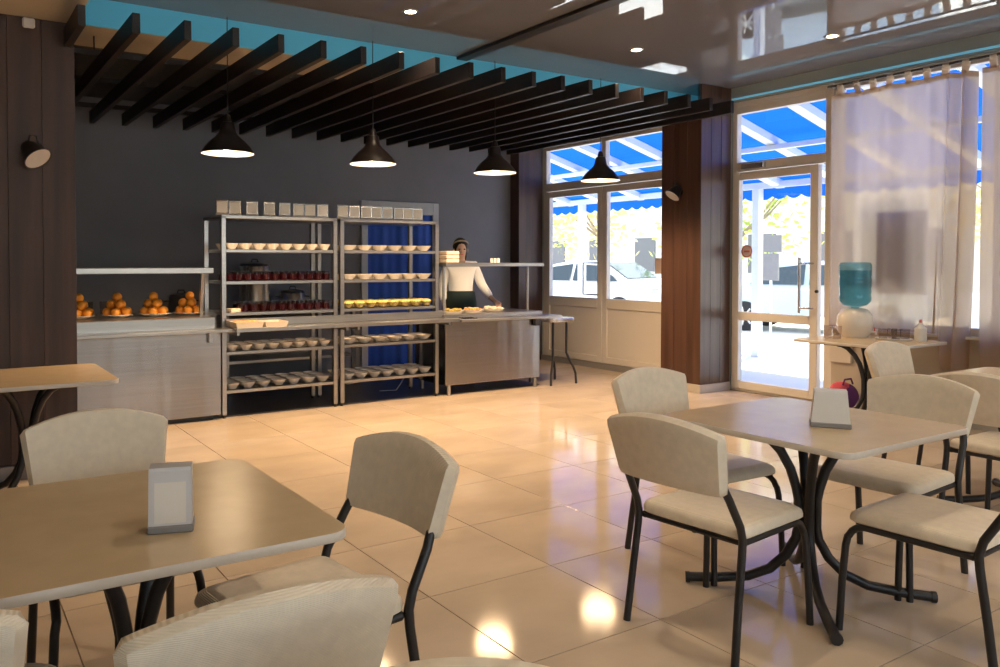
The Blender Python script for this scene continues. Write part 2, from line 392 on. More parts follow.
# round sticker: pale disc with a red ring and bar
st = MB(); 
def disc(mb, cy, cz, r0, r1, x, m, n=24):
    vs = []; 
    for k in range(n):
        a = 2 * math.pi * k / n; vs += [(x, cy + r0 * math.cos(a), cz + r0 * math.sin(a)), (x, cy + r1 * math.cos(a), cz + r1 * math.sin(a))]
    mb.add(vs, [(2 * k, 2 * k + 1, (2 * k + 3) % (2 * n), (2 * k + 2) % (2 * n)) for k in range(n)], m)
disc(st, 5.62, 1.53, .0, .055, XR + .0285, M['paper']); disc(st, 5.62, 1.53, .055, .07, XR + .0285, M['redprint']); st.box((XR + .0272, 5.585, 1.52), (XR + .0284, 5.655, 1.54), M['redprint'])
st.build('round_sticker', leaf)
# the curtained windows
def window(n, y0, y1, posts):
    f = MB(); framed(f, XR + .02, XR + .10, y0, y1, .78, WT, .07, P)
    for p in posts: f.box((XR + .02, p - .04, .85), (XR + .10, p + .04, WT - .07), P, .004)
    w = struct(f.build('window_%d' % n)); ys = [y0 + .07] + [q for p in posts for q in (p - .04, p + .04)] + [y1 - .07]
    for a, b in zip(ys[::2], ys[1::2]): pane(w, (XR + .055, a, .85), (XR + .063, b, WT - .07))
    box('window_sill', (XR - .07, y0, .76), (XR + .02, y1, .785), 'pvc', w, .004)
    return w
w1 = window(1, 1.75, 4.62, [3.18]); w2 = window(2, -1.3, 1.65, [.2])
for n_, (a_, b_) in enumerate(((-1.5, 2.3), (2.7, 6.5))):
    f = MB()
    for c_, d_ in (((a_, .85), (a_ + .06, 2.85)), ((b_ - .06, .85), (b_, 2.85)), ((a_ + .06, .85), (b_ - .06, .91)), ((a_ + .06, 2.79), (b_ - .06, 2.85)), (((a_ + b_) / 2 - .03, .91), ((a_ + b_) / 2 + .03, 2.79))):
        f.box((c_[0], YB - .1, c_[1]), (d_[0], YB - .02, d_[1]), P)
    w_ = struct(f.build('window_%d' % (n_ + 3)))
    pane(w_, (a_ + .06, YB - .063, .91), ((a_ + b_) / 2 - .03, YB - .055, 2.79)); pane(w_, ((a_ + b_) / 2 + .03, YB - .063, .91), (b_ - .06, YB - .055, 2.79))
struct(box('wall_pier', (XR, 1.65, .76), (XR + .12, 1.75, WT), 'pelmet')); struct(box('wall_pier', (XR, YB, .76), (XR + .12, -1.3, WT), 'pelmet'))
struct(box('wall_pier', (XR, 4.62, 0), (XR + .12, 4.66, WT), 'pvc'))

kf = MB().box((PX + .01, 7.22, .0005), (5.9, YF - .01, .006), M['darkfloor']); struct(kf.build('floor_kitchen'))
# ------------------------------------------------------------------ curtains on a rod
rod = MB().tube([(XR - .13, YB + .1, 3.10), (XR - .13, 4.60, 3.10)], .011, M['black'], 8)
for y in (-2.6, -.8, 1.7, 4.58): rod.tube([(XR, y, 3.10), (XR - .13, y, 3.10)], .008, M['black'], 6)
tag(rod.build('curtain_rod', smooth=True), 'thin dark curtain rod running above the curtained windows', 'curtain rod')
def curtain(y0, y1, label, gather, zbot=.80, seed=1):
    rnd = random.Random(seed); ph = [rnd.uniform(0, 6.3) for _ in range(4)]
    root = thing('curtain', label, 'curtain', (XR - .13, y0, 0)); n = 170; rows = 22; L = y1 - y0
    zt = 3.012; vs = []; fs = []
    for j in range(rows + 1):
        t = j / rows
        for i in range(n + 1):
            u = i / n; y = u * L
            g = 0
            if gather:          # bunched strip falling at the y0 end
                g = max(0, 1 - u / .17)
            amp = .024 + .018 * t + .035 * min(1, g * 1.6)
            dx = amp * (math.sin(u * L * 13 + ph[0] + .4 * math.sin(t * 2)) + .5 * math.sin(u * L * 29 + ph[1]) + (1.0 * math.sin(u * L * 62) if g > 0 else 0))
            dx += .008 * math.sin(u * L * 5 + ph[2] + t * 1.5)
            yy = y + (.05 * t * t * (1 - u) if gather else 0) * (1 if u < .2 else .3)
            zb = zbot if not gather else lerp(zbot, .50, min(1, g * 4))
            vs.append((dx, yy, lerp(zt, zb, t)))
    for j in range(rows):
        for i in range(n): a = j * (n + 1) + i; fs.append((a, a + 1, a + n + 2, a + n + 1))
    mb = MB(); mb.add(vs, fs, M['curtain']); c = mb.build('cloth', root, smooth=True)
    hem = MB(); vs = []
    for i in range(n + 1):
        for z in (zt - .045, zt + .002): vs.append((mb.v[i][0] - .004, mb.v[i][1], z))
    hem.add(vs, [(2 * i, 2 * i + 2, 2 * i + 3, 2 * i + 1) for i in range(n)], M['curtain']); hem.build('heading', root, smooth=True)
    k = max(3, int(L / .145)); 
    for q in range(k):
        y = (q + .45) * L / k; x0 = mb.v[int(y / L * n)][0]
        t_ = MB(); pts = [(x0 - .002, zt - .02), (-.014, zt + .05), (-.012, zt + .092), (0, zt + .099), (.012, zt + .092), (.014, zt + .05), (x0 + .004, zt - .02)]
        vs = [(px, y + s * .027, pz) for px, pz in pts for s in (-1, 1)]
        t_.add(vs, [(2 * i, 2 * i + 1, 2 * i + 3, 2 * i + 2) for i in range(len(pts) - 1)], M['curtain']); t_.build('tab', root)
    return root
curtain(3.30, 4.56, 'sheer beige tab-top curtain hanging behind the water bottle', True, seed=3)
curtain(1.86, 3.25, 'sheer beige tab-top curtain next to the one behind the water bottle', False, .45, seed=5)
curtain(-1.2, 1.8, 'long sheer beige tab-top curtain across the next window', False, .45, seed=9)

# ------------------------------------------------------------------ slatted canopy of dark beams over the serving line
cn = thing('slatted_canopy', 'canopy of dark brown parallel beams hung above the serving line', 'canopy', (.745, 5.28, 2.842)); cn.rotation_euler = (0, R(-.6), 0)
bm_ = MB().box((0, 0, 0), (.048, 3.72, .125), M['beam'], .003).mesh('beam')
for k in range(20):
    new(bm_, 'beam', cn, (.002 + k * .3165, 0, 0))
for y in (1.25, 2.2, 3.45):
    MB().box((-.0, y, .126), (6.06, y + .05, .165), M['beam']).build('cross_rail', cn)
    for x in (.3, 2.2, 4.1, 5.8): MB().tube([(x, y + .025, .165), (x, y + .025, (3.12 if y < 1.5 else 3.17) - 2.842 - x * .01047)], .006, M['black'], 6).build('hanger', cn)

# ------------------------------------------------------------------ lamps
def make_pendant():
    t = thing('pendant_lamp', 'x', 'lamp', (0, 0, 0))
    s = MB(); pr = [(.034, .245), (.050, .238), (.060, .19), (.066, .16), (.09, .132), (.135, .092), (.172, .05), (.195, .015), (.205, .0)]
    s.lathe(pr, M['shade'], 28); 
    s.build('shade', t, smooth=True)
    s = MB(); s.lathe([(r - .004, z - .003) for r, z in pr], M['shadein'], 28); s.build('shade_lining', t, smooth=True)
    MB().lathe([(0.001, .30), (.02, .30), (.03, .26), (.034, .235), (.0, .233)], M['shade'], 14).build('socket', t, smooth=True)
    MB().tube([(0, 0, .295), (0, 0, ZC - 2.262)], .004, M['black'], 6).build('cord', t)
    MB().sphere((0, 0, .075), .062, M['bulb'], 14).build('bulb', t, smooth=True)
    l = bpy.data.lights.new('pendant_light', 'SPOT'); l.energy = 165; l.color = (1, .66, .36); l.shadow_soft_size = .17; l.spot_size = R(150); l.spot_blend = .5
    lo = bpy.data.objects.new('pendant_light', l); COL.objects.link(lo); lo.parent = t; lo.location = (0, 0, .005)
    return t
pp = make_pendant()
LB = ['dark pendant lamp hanging above the end of the fruit counter', 'dark pendant lamp hanging in front of the two shelving racks', 'dark pendant lamp hanging before the wall near the blue doorway and server', 'dark pendant lamp hanging in front of the double doors transom']
for k, x in enumerate((1.95, 3.22, 4.52, 5.875)): place(pp, k > 0, (x, 6.2, 2.262), 0, LB[k], 'pendant lamps over the serving line')
def make_downlight():
    t = thing('downlight', 'x', 'lamp', (0, 0, 0))
    s = MB(); s.lathe([(.046, -.004), (.062, -.006), (.066, -.001), (.046, -.0005)], M['chrome'], 20); s.build('trim_ring', t, smooth=True)
    s = MB(); s.lathe([(.0, -.003), (.045, -.003), (.045, -.001)], M['down'], 20); s.build('lens', t)
    l = bpy.data.lights.new('downlight_beam', 'SPOT'); l.energy = 72; l.color = (1, .77, .52); l.shadow_soft_size = .045; l.spot_size = R(120); l.spot_blend = .8
    lo = bpy.data.objects.new('downlight_beam', l); COL.objects.link(lo); lo.parent = t; lo.location = (0, 0, -.012)
    return t
dp = make_downlight()
spots = [(3.09, 5.33, 'recessed downlight in the glossy ceiling before the racks'), (5.36, 5.2, 'recessed downlight in the glossy ceiling towards the double doors'), (6.43, 4.01, 'recessed downlight in the glossy ceiling near the curtain top')]
spots += [(x, y, 'recessed warm downlight in the glossy ceiling over the tables') for x, y in ((1.9, 2.8), (4.6, 2.6), (1.5, .6), (3.6, .2), (5.8, .9), (1.5, -1.8), (4.0, -1.8), (6.2, -1.6))]
for k, (x, y, lb) in enumerate(spots): place(dp, k > 0, (x, y, ZC), 0, lb, 'ceiling downlights')
def wall_spot(name, label, base, d, aim):
    t = thing(name, label, 'lamp', base)
    d = Vector(d); a = Vector(aim).normalized()
    MB().tube([(0, 0, 0), d * .018], .045, M['black'], 16).build('mount', t, smooth=True)
    h = d * .075; ar = MB(); ar.tube([d * .018, d * .07], .012, M['black'], 8); ar.build('arm', t)
    hd = MB(); q = Vector((0, 0, -1)).rotation_difference(a)
    pr = [(0, .085), (.03, .08), (.05, .05), (.06, .02), (.085, -.05), (.092, -.06), (.084, -.058)]
    s = MB(); s.lathe([(r, z) for r, z in pr], M['black'], 20); s.v = [tuple(q @ Vector(v) + h) for v in s.v]; s.build('lamp_head', t, smooth=True)
    s = MB(); s.lathe([(.0, -.045), (.083, -.055)], M['spotlens'], 20); s.v = [tuple(q @ Vector(v) + h) for v in s.v]; s.build('reflector', t)
    lp = MB().tube([h + Vector((-.03, 0, .05)), h + Vector((-.02, 0, .11)), h + Vector((.02, 0, .11)), h + Vector((.03, 0, .05))], .006, M['black'], 6); lp.build('bracket', t, smooth=True)
    return t
wall_spot('wall_spotlight', 'black bell-shaped wall spotlight on the dark board panelling', (.55, PY, 2.12), (0, -1, 0), (.45, -.55, -.75))
wall_spot('wall_spotlight', 'black bell-shaped wall spotlight on the brown column', (6.96, 6.1, 2.18), (-1, 0, 0), (-.6, .15, -.75))
se = MB().box((.5, PY - .028, 2.93), (.575, PY, 2.995), M['whiteplastic'], .01); tag(se.build('motion_sensor'), 'small white sensor box high on the dark boards', 'sensor')

# ------------------------------------------------------------------ dining tables
def rrect(w, d, r, n=5):
    out = []
    for cx, cy, a0 in ((w / 2 - r, d / 2 - r, 0), (-w / 2 + r, d / 2 - r, 90), (-w / 2 + r, -d / 2 + r, 180), (w / 2 - r, -d / 2 + r, 270)):
        for i in range(n + 1): a = R(a0 + 90 * i / n); out.append((cx + r * math.cos(a), cy + r * math.sin(a)))
    return out
def make_table(w=.89, d=.89):
    t = thing('dining_table', 'x', 'table')
    top = MB().prism(rrect(w, d, .06), .716, .74, M['table'], .003); 
    # pale edge band: faces of the sides
    k = top.mi(M['table_edge'])
    for i, f in enumerate(top.f):
        if len(f) == 4: top.m[i] = k
    top.build('tabletop', t, smooth=True)
    for q in range(4):
        a = R(45 + 90 * q); c, s_ = math.cos(a), math.sin(a)
        prof = [(.25, .698), (.215, .692), (.165, .665), (.11, .605), (.070, .53), (.046, .45), (.036, .40), (.036, .28), (.045, .23), (.085, .155), (.15, .09), (.24, .05), (.36, .033), (.49, .024)]
        MB().tube([(r * c, r * s_, z) for r, z in prof], .0205, M['black'], 10).build('leg', t, smooth=True)
        MB().tube([(.482 * c, .482 * s_, .024), (.50 * c, .50 * s_, .0235)], .0235, M['black'], 10).build('foot_cap', t, smooth=True)
    MB().box((-.33, -.33, .700), (.33, .33, .715), M['black']).build('mounting_plate', t)
    return t
tp = make_table()
TABS = [((3.16, 2.06, 0), 'square beige-topped table holding the white napkin holder near the glazed door'),
        ((.45, 2.275, 0), 'square beige-topped table holding the chrome napkin holder with four chairs near it'),
        ((.46, 5.335, 0), 'beige-topped table standing bare against the dark board panelling'),
        ((5.33, 2.06, 0), 'beige-topped table on the curtain side of the white napkin holder table'),
        ((6.84, 3.90, 0), 'beige-topped table under the curtain holding the water dispenser')]
for k, (l, lb) in enumerate(TABS): place(tp, k > 0, l, 0, lb, 'square dining tables')

# ------------------------------------------------------------------ chairs
def make_chair():
    t = thing('dining_chair', 'x', 'chair')
    # seat cushion
    nx, ny = 12, 12; vs = []; fs = []
    out = rrect(.455, .455, .045, 4)
    s = MB(); n = len(out); rings = [(.0, .426, .97), (0, .432, 1), (0, .450, 1.0), (0, .462, .985), (0, .469, .95), (0, .473, .88), (0, .475, .75), (0, .4755, .4)]
    vs = []
    for _, z, k in rings:
        for (px, py) in out:
            zz = z - (.008 * max(0, (py - .12) / .11) if z > .44 and k > .9 else 0)
            vs.append((px * k, py * k + .02, zz))
    for r in range(len(rings) - 1):
        for k in range(n): fs.append((r * n + k, r * n + (k + 1) % n, (r + 1) * n + (k + 1) % n, (r + 1) * n + k))
    fs.append(tuple(range(n))[::-1]); fs.append(tuple((len(rings) - 1) * n + k for k in range(n)))
    s.add(vs, fs, M['vinyl']); s.build('seat', t, smooth=True)
    # backrest: padded panel with an arched top, slightly hollow towards the sitter
    nu, nv = 20, 10; s = MB(); vs = []
    def pt(u, v, side):
        hw = lerp(.228, .255, v); xx = u * hw
        au = abs(u); top = .868 - .050 * au ** 2.0 - (.012 * ((au - .93) / .07) ** 2 if au > .93 else 0)
        bot = .602 + (.012 * ((au - .9) / .1) ** 2 if au > .9 else 0)
        z = lerp(bot, top, v); y = -.335 - (z - .6) * .27 + .03 * u * u
        e = min(1, (1 - au) / .07, (v) / .07 + .0, (1 - v) / .07); e = max(0, e); th = .027 * math.sqrt(max(0, 1 - (1 - e) ** 2))
        return (xx, y + side * th, z + side * th * .25)
    for side in (1, -1):
        for j in range(nv + 1):
            for i in range(nu + 1):
                u = -1 + 2 * i / nu; v = j / nv
                u = math.copysign(1 - (1 - abs(u)) ** 1.25, u); v = .5 - .5 * math.cos(math.pi * v)
                vs.append(pt(u, v, side))
    fs = []; N = (nu + 1) * (nv + 1)
    for sd_ in (0, 1):
        for j in range(nv):
            for i in range(nu):
                a = sd_ * N + j * (nu + 1) + i; q = (a, a + 1, a + nu + 2, a + nu + 1); fs.append(q[::-1] if sd_ == 0 else q)
    s.add(vs, fs, M['vinyl']); s.build('backrest', t, smooth=True)
    for sx in (-1, 1):
        x = sx * .212
        # front leg bending into the seat rail
        p = [(sx * .232, .265, 0.0), (sx * .225, .258, .2), (x + sx * .006, .25, .33), (x, .245, .365)] + [(x, .175 + .07 * math.cos(R(a)), .345 + .068 * math.sin(R(a))) for a in (20, 40, 60, 80, 90)] + [(x, 0.0, .413), (x, -.19, .413)]
        MB().tube(p, .0138, M['black'], 10).build('front_leg', t, smooth=True)
        p = [(sx * .236, -.268, 0), (sx * .230, -.24, .2), (sx * .226, -.212, .38), (sx * .226, -.208, .43), (sx * .225, -.222, .48), (sx * .218, -.282, .585), (sx * .205, -.315, .65), (sx * .200, -.352, .76)]
        MB().tube(p, .0148, M['black'], 10).build('rear_leg', t, smooth=True)
    for y in (.15, -.195): MB().tube([(-.215, y, .413), (.215, y, .413)], .010, M['black'], 8).build('stretcher', t, smooth=True)
    return t
cp = make_chair()
E_, W_, N_, S_ = R(-90), R(90), 0, R(180)      # facing +X, -X, +Y, -Y
CH = [((2.60, 2.07, 0), E_ + R(6), 'white vinyl chair at the glazed door table, its back to the chrome napkin holder'),
      ((3.12, 2.575, 0), S_ - R(2), 'white vinyl chair on the serving-counter side of the table near the glazed door'),
      ((3.68, 2.02, 0), W_ + R(4), 'white vinyl chair on the curtain side of the table with the white napkin holder'),
      ((3.19, 1.53, 0), N_ + R(3), 'white vinyl chair facing the serving line at the table with the white napkin holder'),
      ((4.78, 1.95, 0), E_, 'white vinyl chair turned away from the white napkin holder, facing the next table'),
      ((5.57, 2.68, 0), S_, 'white vinyl chair in front of the water dispenser table'),
      ((.505, 2.82, 0), S_, 'white vinyl chair on the serving-counter side of the chrome napkin holder table'),
      ((.895, 2.16, 0), W_ + R(8), 'white vinyl chair facing the panelled wall side at the chrome napkin holder table'),
      ((.485, 1.685, 0), N_ + R(0), 'white vinyl chair facing the fruit counter across the chrome napkin holder table'),
      ((-.03, 1.93, 0), N_ - R(14), 'white vinyl chair turned slightly at the corner of the chrome napkin holder table'),
      ((.402, .580, 0), R(145.3), 'white vinyl chair standing alone in the aisle before the chrome napkin holder table')]
for k, (l, rz, lb) in enumerate(CH): place(cp, k > 0, l, rz, lb, 'white dining chairs')

# ------------------------------------------------------------------ napkin holders
def make_napkin(w=.105, d=.075, h=.163, body='silver', tx=.97, window=True):
    t = thing('napkin_holder', 'x', 'napkin holder')
    b = MB(); prof = [(-.5 * w, -.5 * d), (.5 * w, -.5 * d), (.5 * w, .5 * d), (-.5 * w, .5 * d)]
    vs = []; 
    for z, k in ((.02, 1), (h - .008, .84), (h, .76)):
        for px, py in prof: vs.append((px * (tx if k < 1 else 1), py * k, z))
    fs = [(0, 3, 2, 1), (8, 9, 10, 11)]
    for r in range(2):
        for k in range(4): fs.append((r * 4 + k, r * 4 + (k + 1) % 4, (r + 1) * 4 + (k + 1) % 4, (r + 1) * 4 + k))
    b.add(vs, fs, M[body]); b.build('body', t)
    MB().box((-.53 * w, -.55 * d, 0), (.53 * w, .55 * d, .02), M['greyplastic'], .004).build('base', t)
    for s_ in ((-1, 1) if window else ()):
        p = MB(); y0, y1 = .5 * d + .0005, .5 * d * .86 + .0005; a = (.36 if window is True else window) * w
        vs = [(-a, s_ * y0, .026), (a, s_ * y0, .026), (a, s_ * y1, h * (.78 if window is True else .88)), (-a, s_ * y1, h * (.78 if window is True else .88))]
        vs += [(x, y - s_ * .004, z) for x, y, z in vs]; fs = [(0, 1, 2, 3), (4, 7, 6, 5), (0, 4, 5, 1), (1, 5, 6, 2), (2, 6, 7, 3), (3, 7, 4, 0)]
        p.add(vs, fs, M['napkin']); p.build('napkins', t)
    return t
np_ = make_napkin(); place(np_, False, (.505, 2.085, .74), R(-18), 'chrome napkin holder standing on the table near the panelled wall')
npw = make_napkin(.145, .085, .152, 'whiteplastic', .84, False); place(npw, False, (3.125, 1.94, .74), R(-54), 'white napkin holder standing on the table near the glazed door')

# ------------------------------------------------------------------ serving line: shelving racks
RY0, RY1 = 7.16, 7.75
SH = [1.53, 1.24, .955, .60, .25]
def rack(x0, x1, label):
    t = thing('shelving_rack', label, 'rack', ((x0 + x1) / 2, (RY0 + RY1) / 2, 0), group='steel shelving racks')
    a, b = x0 - (x0 + x1) / 2, x1 - (x0 + x1) / 2; dy = (RY1 - RY0) / 2; p = .042
    for px in (a, b - p):
        for py in (-dy, dy - p):
            MB().box((px, py, .03), (px + p, py + p, 1.83), M['steel'], .003).build('post', t)
            MB().tube([(px + p / 2, py + p / 2, 0), (px + p / 2, py + p / 2, .032)], .014, M['black'], 10).build('foot', t)
    for z in [1.84] + SH:
        s = MB(); q = 0 if z > 1.8 else p
        if z > 1.8: s.box((a, -dy, z - .03), (b, dy, z), M['steel'], .003)
        else:
            s.box((a + p + .001, -dy + .004, z - .028), (b - p - .001, dy - .004, z), M['steel'], .002)
        s.build('shelf', t)
    return t
rack(2.19, 3.33, 'steel shelving rack with rows of red drinks beside the fruit counter')
rack(3.36, 4.495, 'steel shelving rack with yellow desserts in front of the blue doorway')
# napkin holders on top of the racks
nr = make_napkin(.105, .075, .142, 'chrome', .97, .43); nr_used = [False]
def rack_holder(x, lb, g):
    place(nr, nr_used[0], (x, 7.30, 1.84), R(random.uniform(-26, -16)), lb, g); nr_used[0] = True
for i, px in enumerate((2.245, 2.365, 2.525, 2.695, 2.845, 2.985, 3.105, 3.235)): rack_holder(px, 'napkin holder lined up on top of the rack holding red drinks', 'napkin holders on the rack of red drinks')
for i, px in enumerate((3.455, 3.58, 3.715, 3.83, 3.955, 4.085, 4.20, 4.315)): rack_holder(px, 'napkin holder lined up on top of the rack holding yellow desserts', 'napkin holders on the rack of yellow desserts')
# bowls
def bowl_mesh(r, h):
    pr = [(0, .004), (r * .42, .004), (r * .46, 0), (r * .5, .003), (r * .78, h * .55), (r, h), (r * .965, h), (r * .74, h * .55), (r * .45, .010), (0, .010)]
    return MB().lathe(pr, M['white'], 14).mesh('bowl', True)
def rows(mesh, name, x0, x1, n, m, z, label, group, cat='bowl', pitch=None, y0=7.235, fill=None):
    dx = (x1 - x0) / n; dy = pitch or dx
    for j in range(m):
        for i in range(n):
            o = new(mesh, name, None, (x0 + (i + .5) * dx, y0 + j * dy + random.uniform(-.001, .001), z), random.uniform(0, 6)); tag(o, label, cat, group)
            if fill: new(fill, 'contents', o)
A0, A1, B0, B1 = 2.236, 3.284, 3.406, 4.449
bm1 = bowl_mesh(.0645, .056); bm2 = bowl_mesh(.0855, .052); bm3 = bowl_mesh(.0735, .056)
fillm = MB().lathe([(0, .047), (.03, .046), (.05, .041)], M['tray'], 12).mesh('contents', True)
rows(bm1, 'bowl', A0, A1, 8, 3, SH[0], 'small white bowl on the upper shelf of the red drinks rack', 'bowls on the upper shelf, red drinks rack')
rows(bm1, 'bowl', A0, A1, 8, 3, SH[3], 'small white bowl on the shelf just below the tray rail, red drinks rack', 'bowls below the tray rail, red drinks rack', fill=fillm)
rows(bm3, 'bowl', A0, A1, 7, 3, SH[4], 'wide white bowl on the bottom shelf of the red drinks rack', 'bowls on the bottom shelf, red drinks rack', y0=7.26)
rows(bm2, 'bowl', B0, B1, 6, 2, SH[0], 'wide white bowl on the upper shelf of the yellow desserts rack', 'bowls on the upper shelf, yellow desserts rack', y0=7.26)
rows(bm2, 'bowl', B0, B1, 6, 2, SH[1], 'wide white bowl on the shelf right above the yellow desserts', 'bowls right above the yellow desserts', y0=7.26)
rows(bm2, 'bowl', B0, B1, 6, 2, SH[3], 'wide white bowl on the shelf just below the tray rail, yellow desserts rack', 'bowls below the tray rail, yellow desserts rack', y0=7.26)
rows(bm3, 'bowl', B0, B1, 7, 3, SH[4], 'wide white bowl on the bottom shelf of the yellow desserts rack', 'bowls on the bottom shelf, yellow desserts rack', y0=7.26)
# glasses of red drink
gm = MB().lathe([(0, .004), (.030, .004), (.031, 0), (.034, .0), (.040, .088), (.0385, .088), (.0325, .006), (0, .006)], M['cup'], 12).mesh('drinking_glass', True)
dm = MB().lathe([(0, .0065), (.0318, .0065), (.0355, .060), (0, .060)], M['redjuice'], 12).mesh('drink', True)
rows(gm, 'glass_of_drink', A0, A1, 12, 3, SH[1], 'glass of red drink on the upper of the two drink shelves', 'red drinks on the upper drink shelf', 'glass', fill=dm, pitch=.11)
rows(gm, 'glass_of_drink', A0 + .14, A1, 10, 3, SH[2], 'glass of red drink on the lower of the two drink shelves', 'red drinks on the lower drink shelf', 'glass', fill=dm, pitch=.11)
ym = MB().lathe([(0, .004), (.030, .004), (.032, 0), (.034, .003), (.058, .052), (.056, .052), (.032, .008), (0, .008)], M['cup'], 12).mesh('dessert_cup', True)
yf = MB().lathe([(0, .009), (.031, .009), (.055, .050), (.045, .066), (.02, .075), (0, .076)], M['yellow'], 12).mesh('contents', True)
rows(ym, 'dessert_cup', B0, B1, 8, 3, SH[2], 'clear cup of yellow dessert on the rack before the blue doorway', 'yellow dessert cups', 'dessert', fill=yf, pitch=.13)
# tray rail in front of the racks
tr = thing('tray_rail', 'long steel tray rail running in front of both racks', 'rail', (3.35, 7.0, .80))
MB().box((-1.13, -.15, .012), (1.20, .155, .028), M['steel'], .003).build('slide', tr); MB().box((-1.13, -.158, .002), (1.20, -.14, .036), M['steel'], .003).build('front_lip', tr); MB().box((-1.13, .135, .03), (1.20, .152, .10), M['steel'], .003).build('upstand', tr)
for x in (-1.1, -.05, .07, 1.1): MB().box((x - .012, -.12, -.03), (x + .012, .155, .012), M['steel']).build('bracket', tr)

# ------------------------------------------------------------------ fruit counter (left)
lc = thing('fruit_counter', 'brushed steel serving counter displaying plates of oranges under a steel shelf', 'counter', (1.5, 7.4, 0))
MB().box((-.68, -.28, .045), (.67, .35, .80), M['steel_panel'], .006).build('body', lc)
MB().box((-.62, -.22, 0), (.61, .30, .045), M['black']).build('plinth', lc)
MB().box((-.68, -.48, .80), (.74, -.281, .828), M['steel'], .004).build('ledge', lc)
MB().box((-.68, -.28, .80), (.62, .40, .925), M['steel'], .006).build('display_top', lc)
MB().box((-.68, -.30, 1.315), (.60, -.02, 1.365), M['steel'], .004).build('guard_shelf', lc)
for x in (-.62, .575):
    g_ = MB(); vs = []
    for (y, z) in ((-.06, 1.315), (-.02, 1.315), (.06, .925), (.0, .925)): vs += [(x - .015, y, z), (x + .015, y, z)]
    g_.add(vs, [(0, 1, 3, 2), (2, 3, 5, 4), (4, 5, 7, 6), (6, 7, 1, 0), (0, 2, 4, 6), (1, 7, 5, 3)], M['steel']); g_.build('guard_support', lc)
MB().box((.55, -.33, .70), (.58, -.281, .80), M['steel']).build('ledge_bracket', lc)
plm = MB().lathe([(0, .004), (.07, .003), (.075, 0), (.08, .003), (.150, .024), (.147, .027), (.078, .008), (0, .008)], M['white'], 24).mesh('plate', True)
org = MB().sphere((0, 0, 0), .042, M['orange'], 12, 1, 1, .93).mesh('orange', True)
stem = MB().tube([(0, 0, .032), (0, 0, .036)], .004, M['leaf'], 5).mesh('stem')
pile = [(0, 0, 0)] + [(.088 * math.cos(R(60 * k + 10)), .088 * math.sin(R(60 * k + 10)), 0) for k in range(6)] + [(.052 * math.cos(R(120 * k + 40)), .052 * math.sin(R(120 * k + 40)), .066) for k in range(3)]
oo = 0
for p, (px, lb) in enumerate(((1.06, 'next to the dark board panelling'), (1.375, 'second from the dark board panelling'), (1.69, 'between the middle oranges and the guard post'), (2.0, 'nearest the racks'))):
    o = new(plm, 'plate', None, (px, 7.555, .925)); tag(o, 'white plate of oranges on the steel counter, ' + lb, 'plate', 'plates of oranges')
    pl = list(pile); pl.append([(.0, 0, .13), (.0, 0, .13), (-.004, 0, .13), (.01, .0, .13)][p])
    for (x, y, z) in pl:
        f_ = new(org, 'orange', None, (px + x, 7.555 + y, .925 + .049 + z), random.uniform(0, 6)); f_.rotation_euler = (random.uniform(-1, 1), random.uniform(-1, 1), random.uniform(0, 6))
        tag(f_, 'orange heaped on the plate ' + lb, 'orange', 'oranges on the plate ' + lb); new(stem, 'stem', f_)
# shallow trays of pastries on the tray rail next to the fruit counter
def dish(x, y, z, w, d, h, label, fillmat, rz=0):
    t = thing('food_tray', label, 'tray', (x, y, z), rz)
    s = MB(); a, b = w / 2, d / 2; k = .86
    vs = [(-a * k, -b * k, 0), (a * k, -b * k, 0), (a * k, b * k, 0), (-a * k, b * k, 0), (-a, -b, h), (a, -b, h), (a, b, h), (-a, b, h), (-a + .008, -b + .008, h), (a - .008, -b + .008, h), (a - .008, b - .008, h), (-a + .008, b - .008, h), (-a * k, -b * k, .006), (a * k, -b * k, .006), (a * k, b * k, .006), (-a * k, b * k, .006)]
    fs = [(3, 2, 1, 0), (12, 13, 14, 15)]
    for r in (0, 4, 8):
        for q in range(4): fs.append((r + q, r + (q + 1) % 4, r + 4 + (q + 1) % 4, r + 4 + q))
    s.add(vs, fs, M['tray']); s.build('tray', t)
    if fillmat:
        for i in range(5):
            for j in range(3):
                MB().sphere(((-a + .05 + i * (w - .1) / 4), -b + .05 + j * (d - .1) / 2, h * .72), .03, M[fillmat], 8, 1.1, 1, .75).build('pastry', t, smooth=True)
    return t
dish(2.36, 7.0, .83, .26, .22, .055, 'cream tray of orange pastries on the tray rail end by the fruit counter', 'food')
dish(2.61, 7.0, .83, .22, .22, .05, 'empty cream tray on the tray rail beside the pastries', None)
MB_ = MB().box((2.30, 7.172 + .06, .955), (2.40, 7.40, .985), M['tray'], .004); tag(MB_.build('box_lid'), 'cream plastic lid lying on the lower drink shelf', 'lid')

# ------------------------------------------------------------------ server counter (right)
rc = thing('server_counter', 'brushed steel serving counter on short legs in front of the server', 'counter', (5.18, 7.4, 0))
MB().box((-.64, -.30, .11), (.63, .34, .80), M['steel_panel'], .006).build('body', rc)
for x in (-.60, .56):
    for y in (-.27, .28): MB().tube([(x + .02, y, 0), (x + .02, y, .11)], .022, M['steel'], 10).build('leg', rc, smooth=True)
MB().box((-.66, -.31, .80), (.66, .36, .86), M['steel'], .005).build('worktop', rc)
MB().box((-.60, -.55, .795), (.74, -.311, .822), M['steel'], .004).build('ledge', rc)
MB().box((-.66, -.34, 1.365), (.66, -.06, 1.405), M['steel'], .004).build('guard_shelf', rc)
for x in (-.60, .53): MB().tube([(x, -.2, .86), (x, -.2, 1.366)], .015, M['steel'], 10).build('guard_post', rc, smooth=True)
MB().box((.52, -.36, .70), (.60, -.311, .795), M['darksteel'], .004).build('ledge_bracket', rc)
